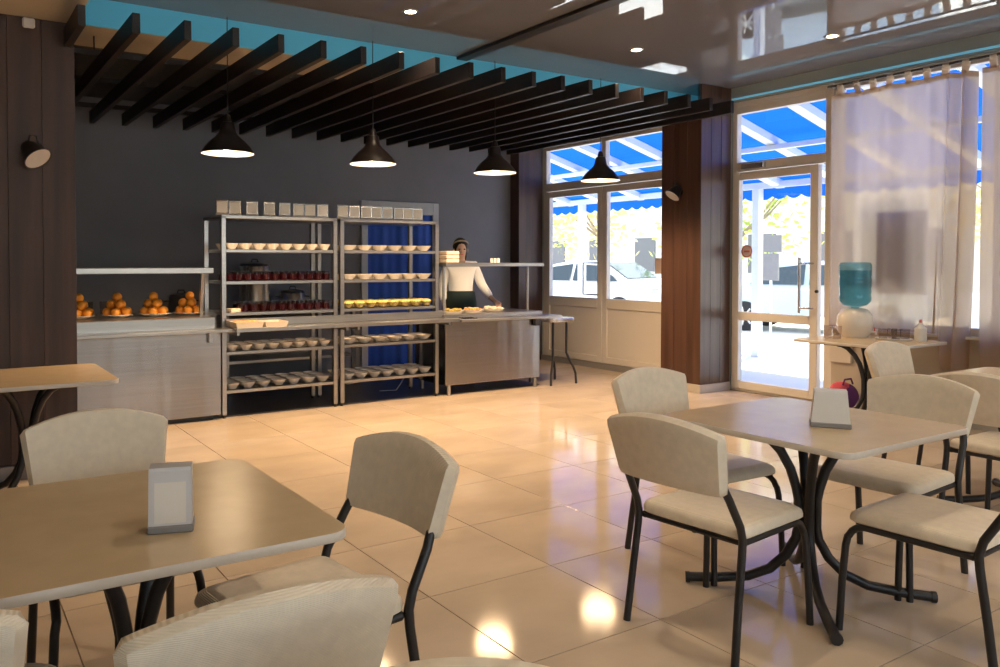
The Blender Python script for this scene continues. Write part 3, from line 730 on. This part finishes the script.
for i in range(3):
    o = MB().box((4.55, 7.09, 1.406 + i * .042), (4.71, 7.28, 1.446 + i * .042), M['tray'], .008); tag(o.build('bread_box'), 'cream box stacked on the steel guard shelf before the server', 'box', 'cream boxes stacked before the server')
for i in range(3):
    o = MB().box((5.18 + i * .045, 7.18, 1.406), (5.215 + i * .045, 7.19, 1.455), M['whiteplastic'], .002); tag(o.build('price_card'), 'small white card standing on the guard shelf of the server counter', 'card', 'cards on the guard shelf')
def salad(x, y, z, r, label, m):
    t = thing('serving_dish', label, 'dish', (x, y, z))
    MB().lathe([(0, .004), (r * .7, .004), (r * .75, 0), (r, .03), (r * .97, .03), (r * .7, .008), (0, .008)], M['white'], 20).build('dish', t, smooth=True)
    s = MB()
    for k in range(26):
        a = random.uniform(0, 6.3); q = r * .75 * math.sqrt(random.random()); s.sphere((q * math.cos(a), q * math.sin(a), .025 + .02 * random.random()), .02, M[m], 6, 1.2, 1, .7)
    s = s.build('contents', t, smooth=True); s['kind'] = 'stuff'
salad(4.72, 7.25, .86, .13, 'dish of mixed salad on the server counter by the rack', 'veg')
salad(5.02, 7.28, .86, .12, 'white dish of food on the server counter before the apron', 'food')
salad(5.36, 7.38, .86, .13, 'pale dish under the hand of the server', 'tray')
for i in range(5):
    s = MB().tube([(4.66 + i * .035, 6.92, .825), (4.68 + i * .035, 7.05, .829)], .004, M['black'], 6); s.sphere((4.658 + i * .035, 6.905, .828), .012, M['black'], 8, 1, 1.6, .4)
    tag(s.build('spoon', smooth=True), 'dark spoon lying on the ledge of the server counter', 'spoon', 'spoons on the ledge')

# small stand next to the server counter
ts = thing('tray_stand', 'small steel-topped stand with bent black legs beside the server counter', 'stand', (6.13, 7.25, 0))
top = MB().prism(rrect(.40, .42, .10), .722, .768, M['chrome'], .008); top.build('top', ts, smooth=True)
for sx in (-1, 1):
    for sy in (-1, 1):
        MB().tube([(sx * .10, sy * .12, .742), (sx * .10, sy * .12, .5), (sx * .10, sy * .12, .36), (sx * .115, sy * .14, .30), (sx * .16, sy * .17, .2), (sx * .185, sy * .185, .12), (sx * .19, sy * .19, 0)], .014, M['black'], 8).build('leg', ts, smooth=True)

# ------------------------------------------------------------------ behind the racks: blue doorway, back tables, pots
dw = MB(); x0, x1, zt = 4.62, 5.78, 2.2
for a, b in (((x0, YF - .04, 0), (x0 + .09, YF, zt)), ((x1 - .09, YF - .04, 0), (x1, YF, zt)), ((x0 + .09, YF - .04, zt - .16), (x1 - .09, YF, zt))): dw.box(a, b, M['greyframe'], .004)
dw = struct(dw.build('door_3'))
vs = []; n = 60
for i in range(n + 1):
    u = i / n; vs += [(x0 + .09 + u * (x1 - x0 - .18), YF - .02 + .008 * math.sin(u * 21) + .005 * math.sin(u * 47), z) for z in (.02, zt - .165)]
c = MB(); c.add(vs, [(2 * i, 2 * i + 2, 2 * i + 3, 2 * i + 1) for i in range(n)], M['bluecloth']); c.build('blue_curtain', dw, smooth=True)
def back_table(x0, x1, label, z=.86, y0=8.72, y1=9.30):
    t = thing('kitchen_table', label, 'table', ((x0 + x1) / 2, (y0 + y1) / 2, 0)); a = (x1 - x0) / 2; b = (y1 - y0) / 2
    MB().box((-a, -b, z - .035), (a, b, z), M['steel'], .004).build('worktop', t)
    for sx in (-1, 1):
        for sy in (-1, 1): MB().box((sx * (a - .03) - .02, sy * (b - .03) - .02, 0), (sx * (a - .03) + .02, sy * (b - .03) + .02, z - .035), M['steel']).build('leg', t)
    MB().box((-a + .02, -b + .02, .28), (a - .02, b - .02, .31), M['steel']).build('lower_shelf', t)
    MB().box((-a, b - .03, z), (a, b, z + .19), M['darksteel']).build('splashback', t)
    return t
back_table(1.0, 2.62, 'steel kitchen table against the grey wall behind the fruit counter')
back_table(2.7, 4.3, 'steel kitchen table against the grey wall behind the red drinks rack')
def pot(x, y, z, r, h, label, lid=True, m='steel'):
    t = thing('stock_pot', label, 'pot', (x, y, z))
    MB().lathe([(0, 0), (r, 0), (r, h), (r * 1.03, h + .008), (r * .97, h + .008), (r * .97, .01), (0, .01)], M[m], 22).build('body', t, smooth=True)
    if lid:
        l = MB().lathe([(r * 1.02, h + .008), (r * .9, h + .035), (.02, h + .055), (0, h + .055)], M['darksteel'], 22).build('lid', t, smooth=True)
        MB().tube([(-.04, 0, h + .05), (-.03, 0, h + .085), (.03, 0, h + .085), (.04, 0, h + .05)], .008, M['black'], 6).build('lid_knob', l, smooth=True)
    for s_ in (-1, 1): MB().tube([(s_ * r, -.05, h * .8), (s_ * (r + .05), -.05, h * .8), (s_ * (r + .05), .05, h * .8), (s_ * r, .05, h * .8)], .008, M['black'], 6).build('handle', t, smooth=True)
pot(3.12, 8.95, .86, .17, .50, 'tall lidded steel stock pot seen through the red drinks rack', True, 'potsteel')
pot(3.6, 9.0, .86, .14, .18, 'low lidded steel pot behind the racks')
pot(2.3, 9.0, .86, .13, .16, 'small dark cooking pot behind the end of the fruit counter', True, 'darksteel')
for i, x in enumerate((1.22, 1.36, 1.5, 1.64)):
    o = new(gm, 'tumbler', None, (x, 9.0, .86)); o.scale = (1, 1, 1.6); tag(o, 'clear tumbler on the kitchen table behind the fruit counter', 'glass', 'tumblers behind the fruit counter')
cbx = MB(); cbx.tube([(3.45, 7.7, .23), (3.7, 7.72, .12), (4.0, 7.68, .16), (4.15, 7.66, .24)], .006, M['cable'], 6); tag(cbx.build('cable', smooth=True), 'white cable hanging below the yellow desserts rack', 'cable')
cbx = MB(); cbx.tube([(4.42, 7.67, .24), (4.34, 7.68, .1), (4.28, 7.70, .007), (4.1, 7.75, .007)], .006, M['cable'], 6); tag(cbx.build('cable', smooth=True), 'white cable dropping to the floor by the rack leg', 'cable')

# ------------------------------------------------------------------ the server behind the counter
def skin(name, verts, edges, radii, m, parent, root=0, sub=2):
    me = bpy.data.meshes.new(name); me.from_pydata(verts, edges, []); me.materials.append(m)
    o = bpy.data.objects.new(name, me); COL.objects.link(o); o.parent = parent
    md = o.modifiers.new('skin', 'SKIN'); md.use_smooth_shade = True
    for i, r in enumerate(radii):
        d = me.skin_vertices[0].data[i]; d.radius = r if isinstance(r, tuple) else (r, r); d.use_root = (i == root)
    sb = o.modifiers.new('sub', 'SUBSURF'); sb.levels = sub; sb.render_levels = sub
    return o
person = thing('person', 'person in a white shirt, dark apron and beige headband standing behind the steel counter', 'person', (5.33, 8.0, 0), R(-24))
# facing -Y locally
V = [(0, 0, .93), (0, .0, 1.06), (0, -.005, 1.20), (0, .0, 1.32), (0, .005, 1.405), (0, -.005, 1.455), (0, -.02, 1.52), (0, -.015, 1.60), (0, 0, 1.65),
     (.16, .0, 1.365), (.245, .0, 1.16), (.345, -.13, .985), (.385, -.20, .945),          # her left arm reaches forward to the dish
     (-.16, .0, 1.365), (-.215, .02, 1.13), (-.215, -.06, .93), (-.21, -.09, .86),
     (.085, 0, .88), (.09, -.01, .50), (.09, .01, .10), (.09, -.10, .045),
     (-.085, 0, .88), (-.09, -.01, .50), (-.09, .01, .10), (-.09, -.10, .045)]
Eg = [(0, 1), (1, 2), (2, 3), (3, 4), (4, 5), (5, 6), (6, 7), (7, 8), (3, 9), (9, 10), (10, 11), (11, 12), (3, 13), (13, 14), (14, 15), (15, 16), (0, 17), (17, 18), (18, 19), (19, 20), (0, 21), (21, 22), (22, 23), (23, 24)]
Rd = [(.13, .095), (.115, .085), (.13, .095), (.12, .085), (.055, .05), (.045, .045), (.066, .078), (.072, .085), (.045, .055),
      .05, .038, .03, .026, .05, .038, .03, .026, .075, .052, .035, .03, .075, .052, .035, .03]
# fingers
def hand(base, d, side):
    i0 = len(V); d = Vector(d).normalized(); lat = d.cross(Vector((0, 0, 1))).normalized() * side; dn = Vector((0, 0, -1))
    b = Vector(V[base]); palm = b + d * .055; V.append(tuple(palm)); Rd.append((.022, .032)); Eg.append((base, i0))
    for k, (off, ln) in enumerate(((-.026, .062), (-.009, .072), (.009, .068), (.026, .052))):
        p1 = palm + d * .035 + lat * off; p2 = p1 + d * ln * .5 + dn * .012; p3 = p2 + d * ln * .35 + dn * .025
        n0 = len(V); V.extend([tuple(p1), tuple(p2), tuple(p3)]); Rd.extend([.0095, .0085, .007]); Eg.extend([(i0, n0), (n0, n0 + 1), (n0 + 1, n0 + 2)])
    n0 = len(V); p1 = palm - d * .01 - lat * .035; p2 = p1 + d * .035 - lat * .012 + dn * .01; V.extend([tuple(p1), tuple(p2)]); Rd.extend([.011, .009]); Eg.extend([(i0, n0), (n0, n0 + 1)])
hand(12, (.05, -1, -.15), 1); hand(16, (0, -.5, -1), -1)
skin('body', V, Eg, Rd, M['skin'], person, 0, 2)
# shirt: torso and sleeves a little larger than the body
SV = [V[i] for i in (0, 1, 2, 3)] + [(0, .004, 1.39), (.165, .0, 1.37), (.25, .002, 1.15), (.343, -.125, .99), (-.165, 0, 1.37), (-.22, .022, 1.12), (-.216, -.055, .945)]
SE = [(0, 1), (1, 2), (2, 3), (3, 4), (3, 5), (5, 6), (6, 7), (3, 8), (8, 9), (9, 10)]
skin('shirt', SV, SE, [(.165, .125), (.155, .118), (.165, .125), (.15, .112), (.075, .07), .068, .06, .044, .068, .06, .044], M['shirt'], person)
cl = MB(); cl.lathe([(.062, 1.43), (.075, 1.405), (.085, 1.40)], M['band'], 16, (0, 0, 0), 1, .95); cl.build('collar', person, smooth=True)
ap = MB(); ap.lathe([(.158, 1.07), (.172, 1.06), (.19, .95), (.20, .8), (.21, .55), (.20, .55), (.15, 1.05)], M['apron'], 22, (0, 0, 0), 1, .80); ap.build('apron', person, smooth=True)
hr = MB(); hr.sphere((0, .024, 1.604), .103, M['hair'], 18, .90, .98, 1.0); hr.build('hair', person, smooth=True)
hs = MB(); hs.sphere((.03, .055, 1.50), .06, M['hair'], 12, 1.0, .7, 1.7); hs.build('hair_bun', person, smooth=True)
bd = MB(); vs = []; n = 28
for i in range(n):
    a = 2 * math.pi * i / n; q = Matrix.Rotation(R(-28), 3, 'X')
    for dz in (-.011, .011): vs.append(tuple(q @ Vector((.095 * math.cos(a), .104 * math.sin(a), dz)) + Vector((0, .006, 1.618))))
bd.add(vs, [(2 * i, (2 * i + 2) % (2 * n), (2 * i + 3) % (2 * n), 2 * i + 1) for i in range(n)], M['band']); bd.build('headband', person, smooth=True)
fc_ = MB()
for sx in (-1, 1): fc_.sphere((sx * .03, -.098, 1.565), .011, M['hair'], 8, 1.2, .5, .7)
fc_.build('eyes', person, smooth=True)
ns = MB(); ns.sphere((0, -.102, 1.54), .013, M['skin'], 8, .8, 1.1, 1.6); ns.build('nose', person, smooth=True)
mo = MB(); mo.sphere((0, -.092, 1.505), .02, M['pink'], 8, 1.1, .4, .3); mo.build('mouth', person, smooth=True)
er = MB(); 
for sx in (-1, 1): er.sphere((sx * .083, -.005, 1.55), .02, M['skin'], 8, .4, .8, 1.3)
er.build('ears', person, smooth=True)
sh = MB()
for sx in (-1, 1): sh.sphere((sx * .09, -.055, .035), .05, M['black'], 10, .9, 2.2, .7)
sh.build('shoes', person, smooth=True)

# ------------------------------------------------------------------ water dispenser table
wd = thing('water_dispenser', 'blue water bottle upturned on a white ceramic dispenser under the curtain', 'water dispenser', (7.0, 4.12, .74))
MB().lathe([(0, 0), (.10, 0), (.105, .01), (.14, .05), (.15, .12), (.145, .19), (.11, .245), (.075, .262), (.07, .255), (0, .25)], M['white'], 24).build('crock', wd, smooth=True)
b = MB().lathe([(.03, .235), (.035, .27), (.10, .29), (.13, .325), (.134, .36), (.127, .385), (.134, .41), (.127, .435), (.134, .46), (.134, .52), (.127, .54), (.134, .56), (.134, .645), (.125, .668), (.10, .675), (0, .675)], M['bottle'], 26).build('bottle', wd, smooth=True)
MB().lathe([(0, .275), (.098, .292), (.128, .327), (.130, .60), (0, .60)], glass_mat('water', (.55, .78, .84)), 22).build('water', b, smooth=True)
tp_ = MB().tube([(0, -.14, .06), (0, -.19, .06), (0, -.195, .035)], .01, M['whiteplastic'], 8); tp_.tube([(0, -.18, .065), (0, -.18, .10)], .007, M['redprint'], 6); tp_.build('tap', wd, smooth=True)
for i, (x, y) in enumerate(((6.72, 4.20), (6.71, 4.11))):
    o = new(gm, 'tumbler', None, (x, y, .74)); o.scale = (1, 1, 1.3); tag(o, 'clear tumbler beside the ceramic water dispenser', 'glass', 'tumblers by the dispenser')
tray = thing('cup_tray', 'pale oval tray carrying glasses on the water dispenser table', 'tray', (7.05, 3.80, .74))
MB().lathe([(0, .003), (.12, .003), (.13, 0), (.145, .014), (.141, .015), (.125, .006), (0, .006)], M['whiteplastic'], 22).build('plate', tray, smooth=True)
for i, (x, y) in enumerate(((7.01, 3.87), (7.03, 3.77), (7.10, 3.84), (7.12, 3.74))):
    o = new(gm, 'tumbler', None, (x, y, .7465)); tag(o, 'clear tumbler on the pale tray by the water dispenser', 'glass', 'tumblers on the tray')
sb_ = thing('soap_bottle', 'white squeeze bottle with red tip beside the tray of glasses', 'bottle', (7.10, 3.60, .74))
MB().lathe([(0, 0), (.045, 0), (.048, .01), (.048, .11), (.02, .14), (.014, .16), (0, .16)], M['whiteplastic'], 14).build('body', sb_, smooth=True); MB().lathe([(.012, .16), (.010, .185), (0, .187)], M['redprint'], 10).build('tip', sb_, smooth=True)
bg = thing('bag', 'pink and purple bag lying on the floor under the water dispenser table', 'bag', (7.22, 4.33, 0))
MB().sphere((0, 0, .14), .15, M['purple'], 16, .85, .75, .93).build('body', bg, smooth=True)
MB().sphere((-.02, 0.03, .23), .125, M['pink'], 14, .9, .75, .5).build('flap', bg, smooth=True)
MB().tube([(-.08, -.02, .27), (-.05, -.02, .32), (.05, -.02, .32), (.08, -.02, .27)], .009, M['purple'], 6).build('strap', bg, smooth=True)
ck = MB().box((XR - .03, 4.40, .44), (XR, 4.62, .62), M['pvc'], .006); tag(ck.build('socket_box'), 'beige trunking box on the wall under the water dispenser table', 'socket box')

# ------------------------------------------------------------------ outside: paving, awning, cars, trees, house
gr = MB().box((XR + .12, -40, -.15), (70, 60, -.03), M['ground']); gr.box((-40, -40, -.15), (XR + .12, YB - .12, -.03), M['ground']); gr = struct(gr.build('ground'))
aw = thing('awning', 'blue fabric awning on white metal frame above the pavement outside', 'awning', (7.75, 4, 0))
ax0, ax1, az0, az1, ay0, ay1 = .0, 2.95, 3.42, 2.62, -8, 12
fb = MB(); fb.add([(ax0, ay0, az0), (ax1, ay0, az1), (ax1, ay1, az1), (ax0, ay1, az0)], [(0, 1, 2, 3)], M['awning']); fb.build('fabric', aw)
vl = MB(); n = int((ay1 - ay0) / .04); vs = []
for i in range(n + 1):
    y = ay0 + i * .04; vs += [(ax1 + .005, y, az1 + .002), (ax1 + .005, y, az1 - .22 - .05 * abs(math.sin(y * math.pi / .24)))]
vl.add(vs, [(2 * i, 2 * i + 1, 2 * i + 3, 2 * i + 2) for i in range(n)], M['awning']); vl.build('valance', aw)
y = ay0 + .3
while y < ay1:
    r_ = MB(); vs = []
    for (x, z) in ((ax0, az0 - .012), (ax1, az1 - .012), (ax1, az1 - .11), (ax0, az0 - .11)): vs += [(x, y - .07, z), (x, y + .07, z)]
    r_.add(vs, [(0, 1, 3, 2), (2, 3, 5, 4), (4, 5, 7, 6), (6, 7, 1, 0), (0, 2, 4, 6), (1, 7, 5, 3)], M['whitemetal']); r_.build('rafter', aw); y += .93
MB().box((ax1 - .12, ay0, az1 - .10), (ax1 - .02, ay1, az1 - .01), M['whitemetal']).build('front_beam', aw)
MB().box((1.40, ay0, 2.86), (1.48, ay1, 2.92), M['whitemetal']).build('purlin', aw)
for y in (7.72, 3.8, -.4, -4.6):
    MB().box((ax1 - .13, y - .06, -.03), (ax1 - .01, y + .06, az1 - .1), M['whitemetal'], .005).build('post', aw)
def car(loc, rz, paint, label):
    t = thing('car', label, 'car', loc, rz)
    prof = [(-2.1, .35), (-2.15, .62), (-2.0, .86), (-1.35, .95), (-.75, 1.38), (-.2, 1.47), (.75, 1.43), (1.45, 1.02), (2.0, .92), (2.12, .7), (2.1, .35)]
    b = MB(); vs = []; n = len(prof)
    for x, z in prof: 
        w = .84 if z < 1.0 else .84 - (z - 1.0) * .42
        vs += [(x, -w, z), (x, w, z)]
    fs = [(2 * i, 2 * i + 1, (2 * i + 3) % (2 * n), (2 * i + 2) % (2 * n)) for i in range(n)]
    b.add(vs, fs, M[paint]); b.add(vs, [tuple(2 * i for i in range(n))[::-1], tuple(2 * i + 1 for i in range(n))], M[paint]); b.build('body', t)
    for s_ in (-1, 1):
        for k, q in enumerate((((-1.2, .98), (-.72, 1.32), (-.15, 1.39), (-.15, .98)), ((-.05, .98), (-.05, 1.39), (.7, 1.35), (1.25, .98)))):
            g_ = MB(); vs = []
            for x, z in q: 
                w = .845 - max(0, z - 1.0) * .42
                vs += [(x, s_ * (w + .004), z), (x, s_ * (w - .01), z)]
            g_.add(vs, [(0, 2, 4, 6), (1, 7, 5, 3), (0, 1, 3, 2), (2, 3, 5, 4), (4, 5, 7, 6), (6, 7, 1, 0)], M['carglass']); g_.build('side_window', t)
        for x in (-1.3, 1.3):
            w_ = MB().tube([(x, s_ * .70, .31), (x, s_ * .86, .31)], .31, M['tyre'], 24).build('wheel', t, smooth=True)
            h_ = MB()
            for k in range(7):
                a = 2 * math.pi * k / 7; h_.tube([(x, s_ * .865, .31), (x + .2 * math.cos(a), s_ * .865, .31 + .2 * math.sin(a))], .022, M['chrome'], 5)
            disc_pts = MB(); h_.build('hub_cap', w_)
        MB().box((-2.13, s_ * .62 - .15, .68), (-2.02, s_ * .62 + .15, .82), M['redlamp'], .01).build('tail_lamp', t)
        MB().box((1.98, s_ * .62 - .17, .70), (2.12, s_ * .62 + .17, .84), M['chrome'], .01).build('head_lamp', t)
    wsc = MB(); wsc.add([(1.42, -.70, 1.045), (1.42, .70, 1.045), (.80, .62, 1.42), (.80, -.62, 1.42)], [(0, 1, 2, 3)], M['carglass']); wsc.v = [(x + .01, y, z + .012) for x, y, z in wsc.v]; wsc.build('windscreen', t)
    return t
car((14.2, 15.2, -.03), R(-78), 'carwhite', 'white parked car seen through the double doors')
car((15.6, 9.9, -.03), R(-70), 'carblue', 'pale blue parked car seen through the glazed door')
car((15.0, 4.6, -.03), R(95), 'carwhite', 'white parked car behind the curtained window')
def tree(x, y, h, r, label, m, n=1500, seed=1):
    rnd = random.Random(seed); t = thing('tree', label, 'tree', (x, y, -.03))
    tk = MB().tube([(0, 0, 0), (.05, 0, h * .3), (0, .06, h * .55), (.05, 0, h * .8)], [.14, .11, .08, .03], M['bark'], 8)
    for k in range(5):
        a = rnd.uniform(0, 6.3); tk.tube([(0, 0, h * .4), (.4 * r * math.cos(a), .4 * r * math.sin(a), h * .55), (.7 * r * math.cos(a), .7 * r * math.sin(a), h * .7)], [.05, .035, .015], M['bark'], 5)
    tk.build('trunk', t, smooth=True)
    cl_ = [(rnd.uniform(-.6, .6) * r, rnd.uniform(-.6, .6) * r, h * rnd.uniform(.35, .9), rnd.uniform(.35, .6) * r) for _ in range(12)]
    f = MB(); vs = []; fs = []
    for k in range(n):
        c = rnd.choice(cl_); d = Vector((rnd.gauss(0, 1), rnd.gauss(0, 1), rnd.gauss(0, 1))).normalized() * c[3] * rnd.uniform(.6, 1)
        p = Vector(c[:3]) + d; a = Vector((rnd.gauss(0, 1), rnd.gauss(0, 1), rnd.gauss(0, 1))).normalized() * .13; b = a.orthogonal().normalized() * .07
        o = len(vs); vs += [p - a, p + b, p + a, p - b]; fs.append((o, o + 1, o + 2, o + 3))
    f.add(vs, fs, M[m]); f.build('foliage', t)
for k, (x, y, h, r, m, lb) in enumerate(((19, 20, 5.5, 2.6, 'leafdry', 'yellowing tree beyond the white car outside the double doors'), (21, 25.5, 6.5, 3, 'leaf', 'green tree farthest along the street outside the double doors'), (20, 15.5, 5, 2.4, 'leaf', 'green tree between the parked cars outside'),
        (22, 8.2, 5.0, 2.5, 'leafdry', 'yellowing tree behind the curtained window by the water bottle'), (21, 4.0, 5.5, 2.7, 'leaf', 'green tree behind the curtain beside the gap'), (20.5, -3, 5, 2.5, 'leafdry', 'yellowing tree beyond the farther curtain'))):
    tree(x, y, h, r, lb, m, seed=k + 3)
hs_ = thing('house', 'pale rendered house across the street behind the parked cars', 'building', (27, 14, -.03))
MB().box((0, -9, 0), (6, 20, 7), M['house']).build('wall', hs_); MB().box((-.4, -9.4, 7), (6.4, 20.4, 7.3), M['greyframe']).build('roof', hs_)
for yy in (-7, -4, -1, 2, 5, 8, 11, 14, 17):
    for zz in (1.0, 4.2):
        w_ = MB().box((-.05, yy, zz), (.02, yy + 1.2, zz + 1.5), M['housewin']).build('window', hs_)
        MB().box((-.08, yy - .08, zz - .08), (.0, yy + 1.28, zz), M['house']).build('sill', w_)
# poster boards fixed to the outside of the window behind the curtain, and notices seen through the door
pb = MB().box((XR + .0635, 3.76, 1.12), (XR + .075, 4.22, 1.88), M['greyplastic'], .002); tag(pb.build('notice_board'), 'grey rectangular board fixed outside the curtained window', 'board')
ab = thing('menu_board', 'two grey boards on a post standing on the pavement outside the glazed door', 'board', (11.6, 8.28, -.03))
MB().box((-.02, -.22, 1.60), (.02, .22, 1.88), M['greyplastic'], .004).build('upper_board', ab); MB().box((-.02, -.17, 1.14), (.02, .17, 1.58), M['greyplastic'], .004).build('lower_board', ab)
MB().tube([(.04, 0, 0), (.04, 0, 1.8)], .02, M['whitemetal'], 8).build('post', ab)
nt_ = MB().box((XR + .0265, 6.80, 1.27), (XR + .0297, 6.93, 1.46), M['paper']); tag(nt_.build('paper_notice'), 'pink paper notice stuck on the double door glass by the column', 'notice')
